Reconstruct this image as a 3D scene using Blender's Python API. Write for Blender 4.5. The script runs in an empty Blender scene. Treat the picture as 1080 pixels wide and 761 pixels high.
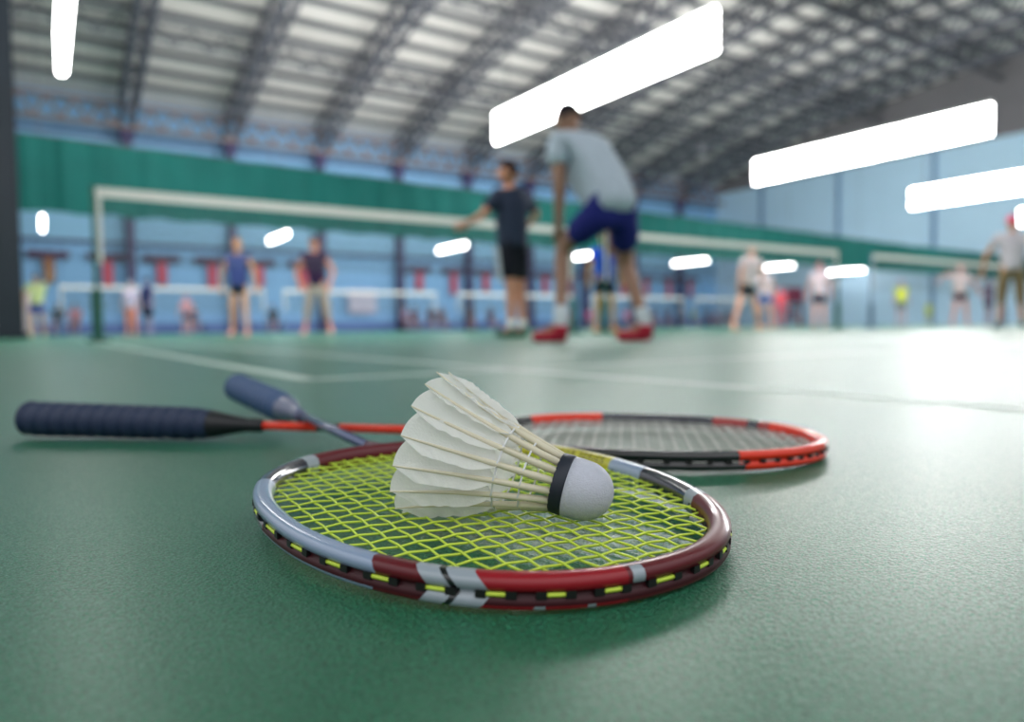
import bpy, bmesh, math, random
from mathutils import Vector, Matrix
random.seed(7)
C = bpy.context.scene.collection
PI = math.pi
# ---------------------------------------------------------------- camera
FPX, PITCH, ROLL, CH = 750.83, 0.04635, -0.01152, 0.09406
cp, sp = math.cos(PITCH), math.sin(PITCH)
cr, sr = math.cos(ROLL), math.sin(ROLL)
R0 = Vector((1, 0, 0)); U0 = Vector((0, sp, cp)); FW = Vector((0, cp, -sp))
CR = cr * R0 + sr * U0; CU = cr * U0 - sr * R0
CAM = Vector((0, 0, CH))
cd = bpy.data.cameras.new('camera'); cam = bpy.data.objects.new('camera', cd); C.objects.link(cam)
cam.matrix_world = Matrix(((CR.x, CU.x, -FW.x, 0), (CR.y, CU.y, -FW.y, 0), (CR.z, CU.z, -FW.z, CH), (0, 0, 0, 1)))
cd.sensor_width = 36; cd.lens = 36 * FPX / 1080; cd.clip_start = 0.01; cd.clip_end = 300
cd.dof.use_dof = True; cd.dof.focus_distance = 0.295; cd.dof.aperture_fstop = 5.1
bpy.context.scene.camera = cam
bpy.context.scene.view_settings.view_transform = 'Standard'

def ray(px, py):
    u = px - 540; v = py - 380.5
    return (FW * FPX + CR * u - CU * v)
def on_z(px, py, z):
    r = ray(px, py); return CAM + r * ((z - CH) / r.z)
def ground(px, s):                     # ground point under image column px, s = pixels per metre there
    Z = FPX / s
    return Vector(((px - 540) / FPX * Z, Z, 0))
# hall axes: UA runs along the long wall, PA towards it
UA = Vector((.835, .550, 0)).normalized(); PA = Vector((-.550, .835, 0)).normalized()
def H(u, D, z): return UA * u + PA * D + Vector((0, 0, z))

# ---------------------------------------------------------------- materials
def lin(c):
    return tuple(((x / 255) / 12.92 if x / 255 <= .04045 else ((x / 255 + .055) / 1.055) ** 2.4) for x in c) + (1,)
def mat(name, rgb, rough=.5, metal=0, spec=.5, coat=0, vary=0, scale=20, bump=0, bscale=200, trans=0, emit=None, es=0, detail=2):
    m = bpy.data.materials.new(name); m.use_nodes = True; nt = m.node_tree; b = nt.nodes['Principled BSDF']
    b.inputs['Base Color'].default_value = lin(rgb); b.inputs['Roughness'].default_value = rough
    b.inputs['Metallic'].default_value = metal; b.inputs['Specular IOR Level'].default_value = spec
    b.inputs['Coat Weight'].default_value = coat; b.inputs['Coat Roughness'].default_value = .12
    tc = nt.nodes.new('ShaderNodeTexCoord')
    if vary:
        n = nt.nodes.new('ShaderNodeTexNoise'); n.inputs['Scale'].default_value = scale; n.inputs['Detail'].default_value = detail
        nt.links.new(tc.outputs['Object'], n.inputs['Vector'])
        mx = nt.nodes.new('ShaderNodeMix'); mx.data_type = 'RGBA'
        a = lin(rgb); mx.inputs['A'].default_value = tuple(x * (1 - vary) for x in a[:3]) + (1,)
        mx.inputs['B'].default_value = tuple(min(1, x * (1 + vary)) for x in a[:3]) + (1,)
        nt.links.new(n.outputs['Fac'], mx.inputs['Factor']); nt.links.new(mx.outputs['Result'], b.inputs['Base Color'])
    if bump:
        n = nt.nodes.new('ShaderNodeTexNoise'); n.inputs['Scale'].default_value = bscale; n.inputs['Detail'].default_value = 2
        nt.links.new(tc.outputs['Object'], n.inputs['Vector'])
        bp = nt.nodes.new('ShaderNodeBump'); bp.inputs['Strength'].default_value = bump; bp.inputs['Distance'].default_value = .001
        nt.links.new(n.outputs['Fac'], bp.inputs['Height']); nt.links.new(bp.outputs['Normal'], b.inputs['Normal'])
    if trans:
        out = nt.nodes['Material Output']; t = nt.nodes.new('ShaderNodeBsdfTranslucent'); t.inputs['Color'].default_value = lin(rgb)
        ms = nt.nodes.new('ShaderNodeMixShader'); ms.inputs[0].default_value = trans
        nt.links.new(b.outputs[0], ms.inputs[1]); nt.links.new(t.outputs[0], ms.inputs[2]); nt.links.new(ms.outputs[0], out.inputs[0])
    if emit:
        b.inputs['Emission Color'].default_value = lin(emit); b.inputs['Emission Strength'].default_value = es
    return m
_mc = {}
def cloth(rgb, rough=.85):
    k = ('cloth', rgb)
    if k not in _mc: _mc[k] = mat('cloth_%d_%d_%d' % rgb, rgb, rough, vary=.12, scale=9, spec=.2)
    return _mc[k]

# ---------------------------------------------------------------- object helpers
def mesh_obj(name, bm, mats, parent=None, smooth=False):
    me = bpy.data.meshes.new(name); bm.normal_update(); bm.to_mesh(me); bm.free()
    if smooth:
        for p in me.polygons: p.use_smooth = True
    o = bpy.data.objects.new(name, me); C.objects.link(o)
    for m in (mats if isinstance(mats, (list, tuple)) else [mats]): me.materials.append(m)
    if parent: o.parent = parent
    return o
def tag(o, label, cat, group=None, kind=None):
    if label: o['label'] = label
    if cat: o['category'] = cat
    if group: o['group'] = group
    if kind: o['kind'] = kind
    return o
def thing(name, label, cat, M=None, group=None):
    o = bpy.data.objects.new(name, None); C.objects.link(o); o.empty_display_size = .1
    if M is not None: o.matrix_world = M
    return tag(o, label, cat, group)
def struct(name, bm, m, parent=None, smooth=False):
    o = mesh_obj(name, bm, m, parent, smooth)
    if not parent: o['kind'] = 'structure'
    return o
def frame(X, Y, Z, O):
    return Matrix(((X.x, Y.x, Z.x, O.x), (X.y, Y.y, Z.y, O.y), (X.z, Y.z, Z.z, O.z), (0, 0, 0, 1)))
HF = frame(UA, PA, Vector((0, 0, 1)), Vector())          # hall frame
def box(bm, a, b, mi=0, M=None):
    vs = [bm.verts.new(Vector((x, y, z)) if M is None else M @ Vector((x, y, z))) for x in (a[0], b[0]) for y in (a[1], b[1]) for z in (a[2], b[2])]
    for f in ((0, 1, 3, 2), (4, 6, 7, 5), (0, 4, 5, 1), (2, 3, 7, 6), (0, 2, 6, 4), (1, 5, 7, 3)):
        bm.faces.new([vs[i] for i in f]).material_index = mi
def quad(bm, pts, mi=0):
    bm.faces.new([bm.verts.new(p) for p in pts]).material_index = mi
def beam(bm, a, b, w, h=None, mi=0):
    a = Vector(a); b = Vector(b); h = h or w; t = (b - a).normalized()
    up = Vector((0, 0, 1)) if abs(t.z) < .95 else Vector((1, 0, 0))
    s = t.cross(up).normalized(); up = s.cross(t)
    r = [[bm.verts.new(p + s * x * w / 2 + up * y * h / 2) for x, y in ((-1, -1), (1, -1), (1, 1), (-1, 1))] for p in (a, b)]
    for i in range(4): bm.faces.new((r[0][i], r[0][(i + 1) % 4], r[1][(i + 1) % 4], r[1][i])).material_index = mi
    bm.faces.new(r[0][::-1]).material_index = mi; bm.faces.new(r[1]).material_index = mi
def tube(bm, pts, rad, n=6, mi=0, closed=False, cap=True):
    pts = [Vector(p) for p in pts]; N = len(pts); rings = []; prev = None
    for i, p in enumerate(pts):
        if closed: t = pts[(i + 1) % N] - pts[i - 1]
        else: t = pts[min(i + 1, N - 1)] - pts[max(i - 1, 0)]
        t.normalize()
        if prev is None:
            up = Vector((0, 0, 1)) if abs(t.z) < .9 else Vector((1, 0, 0)); s = t.cross(up).normalized()
        else: s = (prev - t * prev.dot(t)).normalized()
        prev = s; q = s.cross(t); r = rad[i] if isinstance(rad, (list, tuple)) else rad
        rings.append([bm.verts.new(p + (s * math.cos(2 * PI * k / n) + q * math.sin(2 * PI * k / n)) * r) for k in range(n)])
    for i in range(N if closed else N - 1):
        a, b = rings[i], rings[(i + 1) % N]
        for k in range(n): bm.faces.new((a[k], a[(k + 1) % n], b[(k + 1) % n], b[k])).material_index = mi
    if cap and not closed:
        bm.faces.new(rings[0][::-1]).material_index = mi; bm.faces.new(rings[-1]).material_index = mi
def lathe_x(bm, prof, n=48, mi=0, mod=None):
    rings = []
    for x, r in prof:
        rings.append([bm.verts.new((x, max(r, 1e-5) * math.cos(2 * PI * k / n) * (mod(x, k / n) if mod else 1), max(r, 1e-5) * math.sin(2 * PI * k / n) * (mod(x, k / n) if mod else 1))) for k in range(n)])
    for a, b in zip(rings, rings[1:]):
        for k in range(n): bm.faces.new((a[k], b[k], b[(k + 1) % n], a[(k + 1) % n])).material_index = mi
    bm.faces.new(rings[0]).material_index = mi; bm.faces.new(rings[-1][::-1]).material_index = mi

# ================================================================= FLOOR
fm = bpy.data.materials.new('court_vinyl'); fm.use_nodes = True; nt = fm.node_tree; b = nt.nodes['Principled BSDF']
tc = nt.nodes.new('ShaderNodeTexCoord')
def noise(scale, det=2, src=None, rough=.5):
    n = nt.nodes.new('ShaderNodeTexNoise'); n.inputs['Scale'].default_value = scale; n.inputs['Detail'].default_value = det
    n.inputs['Roughness'].default_value = rough
    nt.links.new(tc.outputs['Object'], n.inputs['Vector']); return n
n1 = noise(3.2, 3); mx = nt.nodes.new('ShaderNodeMix'); mx.data_type = 'RGBA'
mx.inputs['A'].default_value = (.013, .152, .076, 1); mx.inputs['B'].default_value = (.021, .205, .104, 1)
nt.links.new(n1.outputs['Fac'], mx.inputs['Factor'])
ng = noise(640, 3, rough=.65); cr_ = nt.nodes.new('ShaderNodeMapRange'); cr_.inputs['From Min'].default_value = .36; cr_.inputs['From Max'].default_value = .64
cr_.inputs['To Min'].default_value = .5; cr_.inputs['To Max'].default_value = 1.6; nt.links.new(ng.outputs['Fac'], cr_.inputs['Value'])
vm = nt.nodes.new('ShaderNodeVectorMath'); vm.operation = 'SCALE'; nt.links.new(mx.outputs['Result'], vm.inputs[0]); nt.links.new(cr_.outputs[0], vm.inputs['Scale']); nt.links.new(vm.outputs[0], b.inputs['Base Color'])
rr_ = nt.nodes.new('ShaderNodeMapRange'); rr_.inputs['From Min'].default_value = .38; rr_.inputs['From Max'].default_value = .62
rr_.inputs['To Min'].default_value = .62; rr_.inputs['To Max'].default_value = .20; nt.links.new(ng.outputs['Fac'], rr_.inputs['Value']); nt.links.new(rr_.outputs[0], b.inputs['Roughness'])
b.inputs['Roughness'].default_value = FLOOR_ROUGH = .33
b.inputs['Coat Weight'].default_value = .6; b.inputs['Coat Roughness'].default_value = .36; b.inputs['Coat IOR'].default_value = 1.5
b.inputs['Specular IOR Level'].default_value = .3
vo = nt.nodes.new('ShaderNodeTexVoronoi'); vo.inputs['Scale'].default_value = 620
nd = noise(300, 2)
va = nt.nodes.new('ShaderNodeVectorMath'); va.operation = 'MULTIPLY_ADD'
va.inputs[1].default_value = (.004, .004, 0); nt.links.new(nd.outputs['Color'], va.inputs[0]); nt.links.new(tc.outputs['Object'], va.inputs[2])
nt.links.new(va.outputs[0], vo.inputs['Vector'])
n2 = noise(900, 3, rough=.6)
ad = nt.nodes.new('ShaderNodeMath'); ad.operation = 'MULTIPLY_ADD'; ad.inputs[1].default_value = .9
nt.links.new(n2.outputs['Fac'], ad.inputs[0]); nt.links.new(vo.outputs['Distance'], ad.inputs[2])
bp = nt.nodes.new('ShaderNodeBump'); bp.inputs['Strength'].default_value = 1; bp.inputs['Distance'].default_value = .0018
nt.links.new(ad.outputs[0], bp.inputs['Height']); nt.links.new(bp.outputs['Normal'], b.inputs['Normal'])
UMIN, UMAX, DMIN, DMAX = -22, 44, -14, 37.8
bm = bmesh.new(); quad(bm, [H(UMIN, DMIN, 0), H(UMAX, DMIN, 0), H(UMAX, DMAX, 0), H(UMIN, DMAX, 0)]); struct('floor', bm, fm)

line_m = mat('line_paint', (205, 222, 212), .5)
def line(u0, D0, u1, D1, label, w=.04):
    bm = bmesh.new(); a = Vector((u0, D0, 0)); c = Vector((u1, D1, 0)); t = (c - a).normalized(); s = Vector((-t.y, t.x, 0)) * w / 2
    pts = [a + s, a - s, c - s, c + s]
    lo = [bm.verts.new(H(p.x, p.y, .0006)) for p in pts]; bm.faces.new(lo)
    bm.normal_update()
    if bm.faces[:][0].normal.z < 0: bmesh.ops.reverse_faces(bm, faces=bm.faces[:])
    o = mesh_obj('court_line', bm, line_m); tag(o, label, 'court line', kind='structure')
line(.42, 1.34, .42, 15, 'white sideline of the near court running away to the left net post')
line(.40, 1.34, 6.5, 1.34, 'white back line of the near court meeting the sideline at a corner')
line(.88, -2, .88, 15, 'white inner sideline passing right of the flat orange racket')
line(6.5, -2, 6.5, 15, 'white far sideline of the near court')
line(7.2, -2, 7.2, 15, 'white near sideline of the middle court')
line(.44, 6.3, 6.5, 6.3, 'white short service line in front of the near net')
line(.44, 10.3, 6.5, 10.3, 'white short service line beyond the near net')
line(13.3, -2, 13.3, 15, 'white far sideline of the middle court')

# ================================================================= HALL SHELL
def roof_h(D):
    pts = [(-2, 11.6), (5, 13.4), (12, 14.5), (19, 14.45), (28, 13.3), (37.8, 10.8)]
    for (a, ha), (c, hc) in zip(pts, pts[1:]):
        if a <= D <= c: return ha + (hc - ha) * (D - a) / (c - a)
    return pts[0][1] if D < -2 else 10.8
wall_m = mat('blue_wall_paint', (136, 184, 228), .6, vary=.10, scale=.6, detail=4)
gable_m = mat('pale_blue_sheet', (182, 212, 234), .5, vary=.07, scale=.5)
steel_d = mat('dark_steel', (90, 90, 100), .5, metal=.2)
steel_n = mat('navy_steel', (48, 58, 92), .5)
steel_l = mat('grey_steel', (96, 98, 104), .5, metal=.2)
purp = mat('purple_steel', (62, 52, 96), .5)
roof_m = mat('roof_sheet', (212, 204, 202), .5, vary=.22, scale=.35, detail=4)
eave_m = mat('eave_brown', (132, 112, 108), .6, vary=.2, scale=2)
WH = 10.8
# wall with ribbed sheet relief
bm = bmesh.new(); n = int((UMAX + 6) / .5); pv = None
for i in range(n * 2 + 1):
    u = -6 + i * .25; D = DMAX + (.03 if i % 2 else 0)
    c = (bm.verts.new(H(min(u, UMAX), D, 0)), bm.verts.new(H(min(u, UMAX), D, WH)))
    if pv: bm.faces.new((pv[0], c[0], c[1], pv[1]))
    pv = c
struct('wall_back', bm, wall_m)
bm = bmesh.new(); pv = None
for i in range(131):
    D = -2 + i * (DMAX + 2) / 130; u = UMAX + (.04 if i % 2 else 0)
    c = (bm.verts.new(H(u, D, 0)), bm.verts.new(H(u, D, 10.2)))
    if pv: bm.faces.new((pv[0], c[0], c[1], pv[1]))
    pv = c
struct('wall_right', bm, gable_m)
bm = bmesh.new(); pv = None
for i in range(40):
    D = -2 + i * (DMAX + 2) / 39
    c = (bm.verts.new(H(UMAX, D, 10.2)), bm.verts.new(H(UMAX, D, roof_h(D) + .05)))
    if pv: bm.faces.new((pv[0], c[0], c[1], pv[1]))
    pv = c
struct('wall_gable', bm, mat('gable_grey', (112, 108, 112), .6, vary=.15, scale=1))
# roof
bm = bmesh.new(); pv = None; Ds = [-2, 5, 12, 19, 28, 37.8]
for D in Ds:
    c = (bm.verts.new(H(-7, D, roof_h(D))), bm.verts.new(H(UMAX, D, roof_h(D))))
    if pv: bm.faces.new((pv[0], c[0], c[1], pv[1]))
    pv = c
struct('ceiling', bm, roof_m)
ORD = ['first', 'second', 'third', 'fourth', 'fifth', 'sixth', 'seventh', 'eighth', 'ninth', 'tenth', 'eleventh', 'twelfth', 'thirteenth', 'fourteenth', 'fifteenth', 'sixteenth', 'seventeenth', 'eighteenth', 'nineteenth', 'twentieth', 'twenty-first', 'twenty-second']
# purlins
k = 0; D = 1.0
while D < 37.4:
    bm = bmesh.new(); z = roof_h(D) - .12
    box(bm, (-7, D - .09, z - .12), (UMAX - .1, D + .09, z + .08), M=HF)
    o = mesh_obj('roof_purlin', bm, steel_l); tag(o, 'slim grey purlin running the length of the hall under the roof sheets', 'purlin', 'roof purlins')
    D += 1.3; k += 1
# trusses and columns
TU = [-.95 + 4.5 * i for i in range(10)]
for i, u in enumerate(TU):
    t = thing('roof_truss', 'dark lattice roof truss, %s from the left end of the hall' % ORD[i], 'roof truss', frame(UA, PA, Vector((0, 0, 1)), H(u, 37.2, 0)), 'lattice roof trusses')
    hw = .28; N = 30; DD = [37.2 - j * (36.2 / N) for j in range(N + 1)]
    def L(du, D, z): return Vector((du, D - 37.2, z))
    top = bmesh.new(); bot = bmesh.new(); web = bmesh.new()
    for s in (-hw, hw):
        for a, c in zip(DD[::3], DD[3::3]):
            beam(top, L(s, a, roof_h(a) - .34), L(s, c, roof_h(c) - .34), .12)
            beam(bot, L(s, a, roof_h(a) - 1.35), L(s, c, roof_h(c) - 1.35), .13)
        for j, (a, c) in enumerate(zip(DD, DD[1:])):
            m = (a + c) / 2
            beam(web, L(s, a, roof_h(a) - 1.3), L(s, m, roof_h(m) - .36), .07)
            beam(web, L(s, m, roof_h(m) - .36), L(s, c, roof_h(c) - 1.3), .07)
    for j, (a, c) in enumerate(zip(DD, DD[1:])):
        beam(web, L(-hw if j % 2 else hw, a, roof_h(a) - 1.35), L(hw if j % 2 else -hw, c, roof_h(c) - 1.35), .07)
    mesh_obj('top_chord', top, steel_d, t); mesh_obj('bottom_chord', bot, steel_d, t); mesh_obj('web', web, steel_d, t)
    bm = bmesh.new(); box(bm, (u - .17, 37.1, 0), (u + .17, 37.5, 9.4), M=HF); box(bm, (u - .3, 36.95, 8.9), (u + .3, 37.5, 9.4), M=HF)
    o = mesh_obj('steel_column', bm, purp); tag(o, 'dark purple steel wall column, %s from the left end of the hall' % ORD[i], 'column', 'wall columns')
# longitudinal lattice girders
def girder(D, zt, depth, m, name, label, w=.1, step=1.1, u0=-7, u1=43.8):
    t = thing(name, label, 'girder', frame(UA, PA, Vector((0, 0, 1)), H(u0, D, 0)))
    a = bmesh.new(); c = bmesh.new()
    beam(a, (0, 0, zt), (u1 - u0, 0, zt), w); beam(a, (0, 0, zt - depth), (u1 - u0, 0, zt - depth), w)
    n = int((u1 - u0) / step)
    for i in range(n):
        x = i * step
        beam(c, (x, 0, zt - depth), (x + step / 2, 0, zt), w * .7); beam(c, (x + step / 2, 0, zt), (x + step, 0, zt - depth), w * .7)
    mesh_obj('chord', a, m, t); mesh_obj('web', c, m, t)
girder(36.8, 10.35, 1.0, eave_m, 'eave_girder', 'brownish lattice girder along the eaves above the blue wall', .16, 1.0)
for i, D in enumerate((31, 24.5, 18, 12)):
    girder(D, roof_h(D) - .4, .9, steel_d, 'lattice_girder', 'dark lattice girder crossing the trusses, %s in from the eaves' % ORD[i], .09, 1.3)
# wall dressings
bm = bmesh.new(); box(bm, (-6, 37.5, 9.0), (UMAX - .1, 37.7, 9.14), M=HF); tag(mesh_obj('wall_rail', bm, steel_n), 'thin dark rail high on the blue wall above the green curtain', 'rail')
bm = bmesh.new(); box(bm, (-6, 37.5, 4.15), (UMAX - .1, 37.7, 4.27), M=HF); tag(mesh_obj('wall_rail', bm, purp), 'thin purple rail along the blue wall above the signboards', 'rail')
pale_m = mat('pale_panel', (176, 200, 226), .6)
bm = bmesh.new(); box(bm, (-6, 37.6, 4.27), (UMAX - .1, 37.66, 5.6), M=HF); struct('trim_pale_band', bm, mat('pale_blue_band', (140, 186, 220), .6))
bm = bmesh.new(); box(bm, (-6, 37.55, 0), (UMAX - .1, 37.7, .5), M=HF); struct('baseboard_back', bm, mat('base_blue', (96, 120, 180), .6))
for i, D in enumerate((33.5, 27.5, 21.5, 15.5, 9.5)):
    bm = bmesh.new(); box(bm, (UMAX - .2, D - .1, 0), (UMAX - .02, D + .1, 10.2), M=HF)
    tag(mesh_obj('steel_column', bm, mat('pale_post', (108, 140, 176), .6)), 'slim blue-grey post on the pale blue end wall, %s from the corner' % ORD[i], 'column', 'end wall posts')
mar = mat('maroon_board', (74, 34, 66), .6, vary=.15); red = mat('red_cloth', (196, 84, 104), .7, vary=.2, scale=3); brn = mat('tan_cloth', (150, 104, 76), .7, vary=.3, scale=3)
idx = 0
for k in range(20):
    if k in (6, 7): continue
    u = .35 + 2.25 * k
    if u > 43: break
    t = thing('wall_sign', 'dark maroon signboard with a small hanging pennant, %s from the left on the blue wall' % ORD[idx], 'sign', frame(UA, PA, Vector((0, 0, 1)), H(u, 37.5, 3.4)), 'wall signboards'); idx += 1
    bm = bmesh.new(); box(bm, (-.8, -.06, 0), (.8, .06, .32)); mesh_obj('board', bm, mar, t)
    bm = bmesh.new(); box(bm, (-.2, -.03, -1.05 - .2 * (k % 2)), (.22, .03, 0)); mesh_obj('pennant', bm, brn if k == 0 else red, t)
bm = bmesh.new(); box(bm, (14.0, 37.35, 1.0), (15.6, 37.45, 2.3), M=HF); tag(mesh_obj('wall_poster', bm, mat('pinkish_poster', (206, 200, 222), .6)), 'pale pinkish poster low on the blue wall', 'poster')
# divider curtain: D=15.5
cur_m = mat('green_curtain', (12, 108, 104), .8, vary=.25, scale=1.6, trans=.25)
bm = bmesh.new(); pv = None; n = 560
for i in range(n + 1):
    u = -.32 + (43.6 + .32) * i / n; f = max(0, min(1, u / 30))
    zt = 3.66 - .40 * f; zb = 2.30 - .14 * f
    D = 15.5 + .05 * math.sin(u * 9) + .03 * math.sin(u * 23 + 1)
    c = (bm.verts.new(H(u, D, zb + .02 * math.sin(u * 7))), bm.verts.new(H(u, D * .2 + 15.5 * .8, zt + .015 * math.sin(u * 3.1))))
    if pv: bm.faces.new((pv[0], c[0], c[1], pv[1]))
    pv = c
cu = mesh_obj('divider_curtain', bm, cur_m, smooth=True); tag(cu, 'long green shade cloth strung across the hall above the players', 'curtain')
bm = bmesh.new(); tube(bm, [H(-.32 + i * 4.39, 15.5, 3.67 - .40 * max(0, min(1, (-.32 + i * 4.39) / 30))) for i in range(11)], .012, 6)
cab = mesh_obj('cable', bm, steel_d, cu)
# dark pillar at far left
bm = bmesh.new(); P0 = H(-.12, 15.45, 0)
box(bm, (-.82, 15.1, 0), (-.26, 15.4, roof_h(15.5) - 1.4), M=HF); box(bm, (-.90, 15.0, 0), (-.20, 15.45, .12), M=HF)
tag(mesh_obj('dark_pillar', bm, mat('pillar_paint', (14, 28, 42), .5, vary=.2, scale=4)), 'tall dark navy pillar at the left end of the green curtain', 'pillar')

# ================================================================= NETS
tape_m = mat('net_tape', (232, 226, 222), .7); cord_m = mat('net_cord', (88, 98, 100), .8)
post_g = mat('green_post', (14, 84, 70), .5); post_b = mat('blue_grey_post', (92, 116, 150), .5)
def net(u0, D, label, posts=True, step=.055, pm=post_g, w=6.1, cw=.0045, plab=None, both=True):
    t = thing('badminton_net', label, 'net', frame(UA, PA, Vector((0, 0, 1)), H(u0, D, 0)), 'badminton nets')
    bm = bmesh.new()
    box(bm, (.022, -.008, 1.455), (w - .022, .008, 1.55)); mesh_obj('top_tape', bm, tape_m, t)
    for x in (.03, w - .07):
        bm = bmesh.new(); box(bm, (x, -.006, .79), (x + .04, .006, 1.475)); mesh_obj('side_tape', bm, tape_m, t)
    bm = bmesh.new(); x = .07
    while x < w - .07:
        quad(bm, [(x, 0, .79), (x + cw, 0, .79), (x + cw, 0, 1.475), (x, 0, 1.475)]); x += step
    z = .79
    while z < 1.475:
        quad(bm, [(.05, 0, z), (w - .05, 0, z), (w - .05, 0, z + cw), (.05, 0, z + cw)]); z += step
    mesh_obj('netting', bm, cord_m, t)
    if posts:
        for x, nm in ((0, 'left'), (w, 'right')):
            if nm == 'right' and not both: continue
            p = thing('net_post', 'post holding the %s end of the %s' % (nm, plab), 'net post', frame(UA, PA, Vector((0, 0, 1)), H(u0 + x, D, 0)), 'net posts')
            bm = bmesh.new(); tube(bm, [(0, 0, .52), (0, 0, 1.56)], .02, 12); mesh_obj('upper_pole', bm, pm, p)
            bm = bmesh.new(); tube(bm, [(0, 0, .02), (0, 0, .52)], .052, 14); mesh_obj('lower_pole', bm, pm, p)
            bm = bmesh.new(); box(bm, (-.1, -.12, 0), (.1, .12, .03)); mesh_obj('base', bm, pm, p)
net(.47, 8.3, 'nearest badminton net, white tape crossing the left half of the view', step=.028, cw=.0035, plab='nearest net')
net(7.16, 8.3, 'middle badminton net behind the bending man, continuing the nearest net', step=.04, cw=.005, plab='middle net')
net(14.45, 8.3, 'short looking right-hand net in front of the pale end wall', step=.06, cw=.008, pm=post_b, plab='right-hand net')
for i, u in enumerate((.47, 7.2, 14.3, 21.4, 28.3)):
    net(u, 25.7, 'distant badminton net seen under the green curtain, %s from the left' % ORD[i], step=.12, cw=.012, pm=post_b, plab='%s distant net' % ORD[i])

# ================================================================= LIGHT BANKS
lamp_m = bpy.data.materials.new('tube_glow'); lamp_m.use_nodes = True
_b = lamp_m.node_tree.nodes['Principled BSDF']; _b.inputs['Base Color'].default_value = (1, 1, 1, 1)
_b.inputs['Emission Color'].default_value = (1, .985, .97, 1); _b.inputs['Emission Strength'].default_value = 25
house_m = mat('lamp_housing', (225, 225, 225), .5)
far_lamp_m = lamp_m.copy(); far_lamp_m.node_tree.nodes['Principled BSDF'].inputs['Emission Strength'].default_value = 12
def bank(u, D0, D1, z, label, hgt=.56, n=5, lm=None):
    t = thing('light_bank', label, 'ceiling light', frame(UA, PA, Vector((0, 0, 1)), H(u, D0, z)), 'hanging light banks')
    Lh = D1 - D0
    for k in range(n):
        zz = -hgt / 2 + hgt * (k + .5) / n
        bm = bmesh.new(); tube(bm, [(0, .03, zz), (0, Lh - .03, zz)], hgt / n * .5, 10); mesh_obj('tube', bm, lm or lamp_m, t, smooth=True)
    bm = bmesh.new(); box(bm, (-.03, 0, hgt / 2), (.03, Lh, hgt / 2 + .04))
    mesh_obj('housing', bm, house_m, t)
    for y in (.4, Lh - .4):
        bm = bmesh.new(); top = roof_h(D0 + y) - 1.4 - z; tube(bm, [(0, y, hgt / 2), (0, y, top)], .008, 5); mesh_obj('hanger', bm, steel_l, t)
for i, (u, nm) in enumerate(((.33, 'narrow bright light bank seen end-on at the top left'), (6.95, 'largest glowing light bank hanging above the bending man'), (14.15, 'long glowing light bank at the upper right'), (21.1, 'glowing light bank cut by the right edge below the long one'), (28.2, 'light bank just entering at the right edge above the pink cap'))):
    bank(u, 5.95, 11.0, 3.68, nm, .54)
for i in range(7):
    bank(.12 + 7.05 * i, 24.8, 27.2, 3.42, 'small far glowing lamp under the green curtain, %s from the left' % ORD[i], .2, 2, far_lamp_m)

# ================================================================= PEOPLE
def skin(verts, edges, radii, root=0, sub=1):
    me = bpy.data.meshes.new('t'); me.from_pydata([tuple(v) for v in verts], edges, []); o = bpy.data.objects.new('t', me); C.objects.link(o)
    md = o.modifiers.new('s', 'SKIN'); md.use_smooth_shade = True
    sv = me.skin_vertices[0].data if me.skin_vertices else None
    if sv is None:
        bmx = bmesh.new(); bmx.from_mesh(me); bmx.verts.layers.skin.verify(); bmx.to_mesh(me); bmx.free(); sv = me.skin_vertices[0].data
    for i, r in enumerate(radii):
        sv[i].radius = (r, r) if not isinstance(r, tuple) else r; sv[i].use_root = (i == root)
    o.modifiers.new('u', 'SUBSURF').levels = sub
    dg = bpy.context.evaluated_depsgraph_get(); ev = o.evaluated_get(dg); out = bpy.data.meshes.new_from_object(ev)
    bpy.data.objects.remove(o); bpy.data.meshes.remove(me); return out
def lerp(a, c, t): return a + (c - a) * t
skins = {}
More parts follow.
